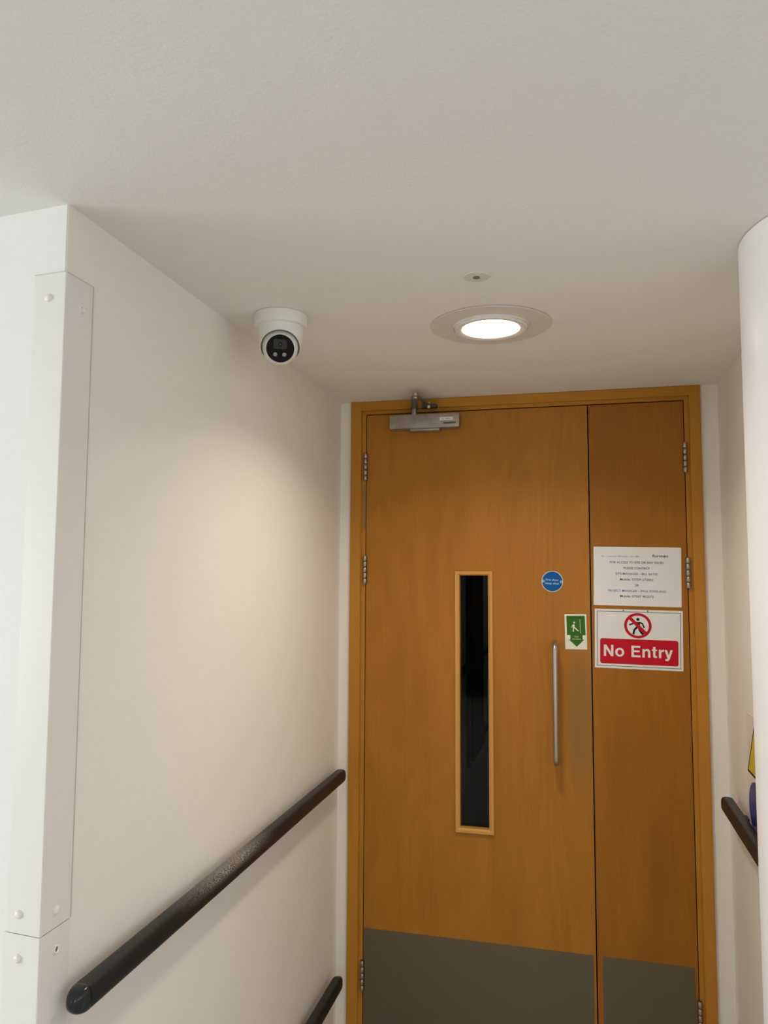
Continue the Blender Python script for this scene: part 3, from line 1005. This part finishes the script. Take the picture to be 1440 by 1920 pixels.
rail('handrail', XL, 1, 1.142, 2.645, -0.702, 'long dark grey handrail along the left wall, the upper one with pale scuffs')
rail('handrail', XL, 1, 1.142, 2.630, -1.388, 'lower dark handrail on the left wall, in the bottom corner beside the door frame')
rail('handrail', XR, -1, 1.80, 2.560, -0.682, 'short visible piece of dark handrail on the right wall, running behind the column', 3.9)

# the same rails go on in the unlit corridor behind the doors, glimpsed through the pane
rail('handrail', XL, 1, 2.95, 6.04, -0.702, 'dark handrail in the unlit corridor, seen through the glass left of the brown door', 4.5)
rail('handrail', XL, 1, 6.88, 9.30, -0.702, 'upper dark handrail in the unlit corridor, seen through the glass beyond the brown door', 8.1)
rail('handrail', XL, 1, 6.88, 9.30, -1.388, 'lower dark handrail in the unlit corridor, seen low through the glass', 8.1)

# ------------------------------------------------------------------ ceiling fittings
def downlight(x, y, label, group='round ceiling downlights'):
    t = thing('downlight', (x, y, H), label, 'ceiling light', group)
    link('trim_plate', lathe_bm([(0, H - 0.0002), (0.1490, H - 0.0002), (0.1495, H - 0.0018), (0.1520, H - 0.0020), (0.1500, H - 0.0034), (0.098, H - 0.0040), (0.0, H - 0.0040)],
                                x, y, 0, 96), M_TRIM, t, smooth=30)
    link('bezel', lathe_bm([(0.0970, H - 0.0038), (0.0970, H - 0.0060), (0.0950, H - 0.0070), (0.0940, H - 0.0045), (0.0925, H - 0.0045), (0.0915, H - 0.0105), (0.0895, H - 0.0120),
                            (0.0800, H - 0.0122), (0.0735, H - 0.0100), (0.0735, H - 0.0038)], x, y, 0, 96), M_TRIMB, t, smooth=35)
    link('diffuser', lathe_bm([(0, H - 0.0106), (0.050, H - 0.0104), (0.0734, H - 0.0098)], x, y, 0, 64), M_EMIT, t, smooth=60)
    l = bpy.data.lights.new('beam', 'AREA'); l.shape = 'DISK'; l.size = 0.145
    l.energy = LAMP_W; l.color = LAMP_COL; l.spread = radians(140)
    lo = bpy.data.objects.new('beam', l); COL.objects.link(lo); lo.parent = t; lo.location = (0, 0, -0.0112)
    return t


downlight(-0.2000, 1.9190, 'lit round downlight in the ceiling before the wooden door')
downlight(-0.05, -1.00, 'round downlight of the open room, nearer the photographer')
downlight(-0.60, -2.80, 'round downlight of the open room, far behind the photographer')

t = thing('sensor_disc', (-0.1950, 1.5850, H), 'tiny round white ceiling fitting with a dark central lens, before the downlight', 'sensor')
ex, ey = -0.1950, 1.5850
link('cover_plate', lathe_bm([(0, H - 0.0002), (0.0275, H - 0.0002), (0.0282, H - 0.0015), (0.0265, H - 0.0032), (0, H - 0.0034)], ex, ey, 0, 48), M_TRIM, t, smooth=30)
link('lens', lathe_bm([(0.0078, H - 0.0033), (0.0078, H - 0.0045), (0.0062, H - 0.0050), (0.0056, H - 0.0040), (0.003, H - 0.0046), (0, H - 0.0050)], ex, ey, 0, 28), M_SMOKE, t, smooth=40)

# security camera: turret with a ball looking at the viewer
qx, qy = -0.6970, 1.7300
sc_ = thing('security_camera', (qx, qy, H), 'white turret security camera with a black glass face on the ceiling by the left wall', 'camera')
bm = lathe_bm([(0, H - 0.0002), (0.0640, H - 0.0002), (0.0660, H - 0.0020), (0.0660, H - 0.0240), (0.0640, H - 0.0290), (0.0595, H - 0.0315), (0, H - 0.0315)], qx, qy, 0, 96)
link('mounting_base', bm, M_CAMW, sc_, smooth=35)
bm = lathe_bm([(0.0, H - 0.0310), (0.0575, H - 0.0310), (0.0570, H - 0.0345), (0.0540, H - 0.0600), (0.0500, H - 0.0860), (0.0465, H - 0.0960), (0.0440, H - 0.0965),
               (0.0430, H - 0.0900), (0.0440, H - 0.0600), (0.0440, H - 0.0330), (0.0, H - 0.0330)], qx, qy, 0, 96)
BC = Vector((qx, qy, H - 0.0765))
fd = (Vector((0, 0, 0)) - BC); fd.normalize()
# facing direction: to the viewer, dipped a further few degrees
fd = (fd + Vector((0.0, 0.0, -0.20))).normalized()
rot = Vector((0, 0, 1)).rotation_difference(fd).to_matrix()
# the opening is bored round the ball, along its line of sight
cut = lathe_bm([(0, -0.012), (0.0470, -0.012), (0.0475, 0.09), (0, 0.09)], BC.x, BC.y, BC.z, 64, rot)
tmp = []
for b_ in (bm, cut):
    bmesh.ops.recalc_face_normals(b_, faces=b_.faces)
    me = bpy.data.meshes.new('tmp'); b_.to_mesh(me); b_.free()
    o = bpy.data.objects.new('tmp', me); COL.objects.link(o); tmp.append(o)
md = tmp[0].modifiers.new('cut', 'BOOLEAN'); md.operation = 'DIFFERENCE'; md.object = tmp[1]; md.solver = 'EXACT'
me = bpy.data.meshes.new_from_object(tmp[0].evaluated_get(bpy.context.evaluated_depsgraph_get()))
bm = bmesh.new(); bm.from_mesh(me); bpy.data.meshes.remove(me)
for o in tmp:
    m_ = o.data; bpy.data.objects.remove(o); bpy.data.meshes.remove(m_)
link('shroud', bm, M_CAMW, sc_, smooth=35)
rot = Vector((0, 0, 1)).rotation_difference(fd).to_matrix()
RB = 0.0450
prof = []
amin = math.asin(0.0352 / RB)
for k in range(20):
    a = pi - (pi - amin) * k / 19
    prof.append((max(RB * sin(a), 0.0), RB * cos(a)))
prof[0] = (0, -RB)
hcap = RB * cos(amin)
prof += [(0.0340, hcap + 0.0008), (0.0336, hcap - 0.0005)]
ball = link('camera_ball', lathe_bm(prof, BC.x, BC.y, BC.z, 64, rot), M_CAMW, sc_, smooth=50)
# face frame: u = right, v = up as the viewer sees it
uu = Vector((0, 0, 1)).cross(fd).normalized(); vv = fd.cross(uu).normalized()
fc = BC + fd * (hcap - 0.0004)


def fm(u, v, d):
    return fc + uu * u + vv * v + fd * d


win = link('face_window', add_poly(bmesh.new(), circ(0.0338, 56), 0.0010, fm), M_BLACKG, ball)
bm = bmesh.new(); add_poly(bm, rrect(-0.0165, 0.0165, -0.0010, 0.0225, 0.0045), 0.0004, lambda u, v, d: fm(u, v, d + 0.0010))
link('lens_panel', bm, M_LENSG, win)
bm = bmesh.new(); add_ring(bm, [(a, b + 0.0105) for a, b in circ(0.0052, 24)], [(a, b + 0.0105) for a, b in circ(0.0032, 24)], 0.0004, lambda u, v, d: fm(u, v, d + 0.0014))
link('lens_ring', bm, M_BLACKG, win)
for s in (-1, 1):
    bm = lathe_bm([(0.0052, 0), (0.0050, 0.0006), (0.0030, 0.0014), (0, 0.0017)], *fm(s * 0.0110 - 0.001, -0.0145, 0.0008), 20, rot)
    link('led', bm, M_LED, win, smooth=60)

# ------------------------------------------------------------------ safety sign behind the column
YS1 = 2.405           # far edge of the sheet
sg = thing('safety_sign', (XR, YS1, -0.45), 'glossy safety sign with a yellow triangle and blue circle, mostly hidden behind the column', 'sign')
def mps(u, v, d):      # u runs towards the viewer from the far edge, v is height
    return Vector((XR - d, YS1 - u, v))
bm = bmesh.new(); add_poly(bm, rrect(0.0, 0.26, -0.715, -0.384, 0.012), 0.0012, mps)
link('board', bm, M_FILM, sg)
def tri(c, h, s):
    return [(c[0] - s, c[1] - h / 2), (c[0] + s, c[1] - h / 2), (c[0], c[1] + h / 2)]
flat('triangle_border', tri((0.103, -0.475), 0.150, 0.105), 0.0013, M_INK, sg, mps)
flat('yellow_triangle', tri((0.103, -0.4785), 0.128, 0.090), 0.0016, M_YEL, sg, mps)
flat('blue_circle', [(0.103 + 0.098 * cos(2 * pi * k / 56), -0.635 + 0.075 * sin(2 * pi * k / 56)) for k in range(56)], 0.0013, M_NAVY, sg, mps)

# ------------------------------------------------------------------ raise everything from eye height to the floor
for o in list(COL.objects):
    if o.parent is None and o is not cam:
        o.location.z += FLOOR
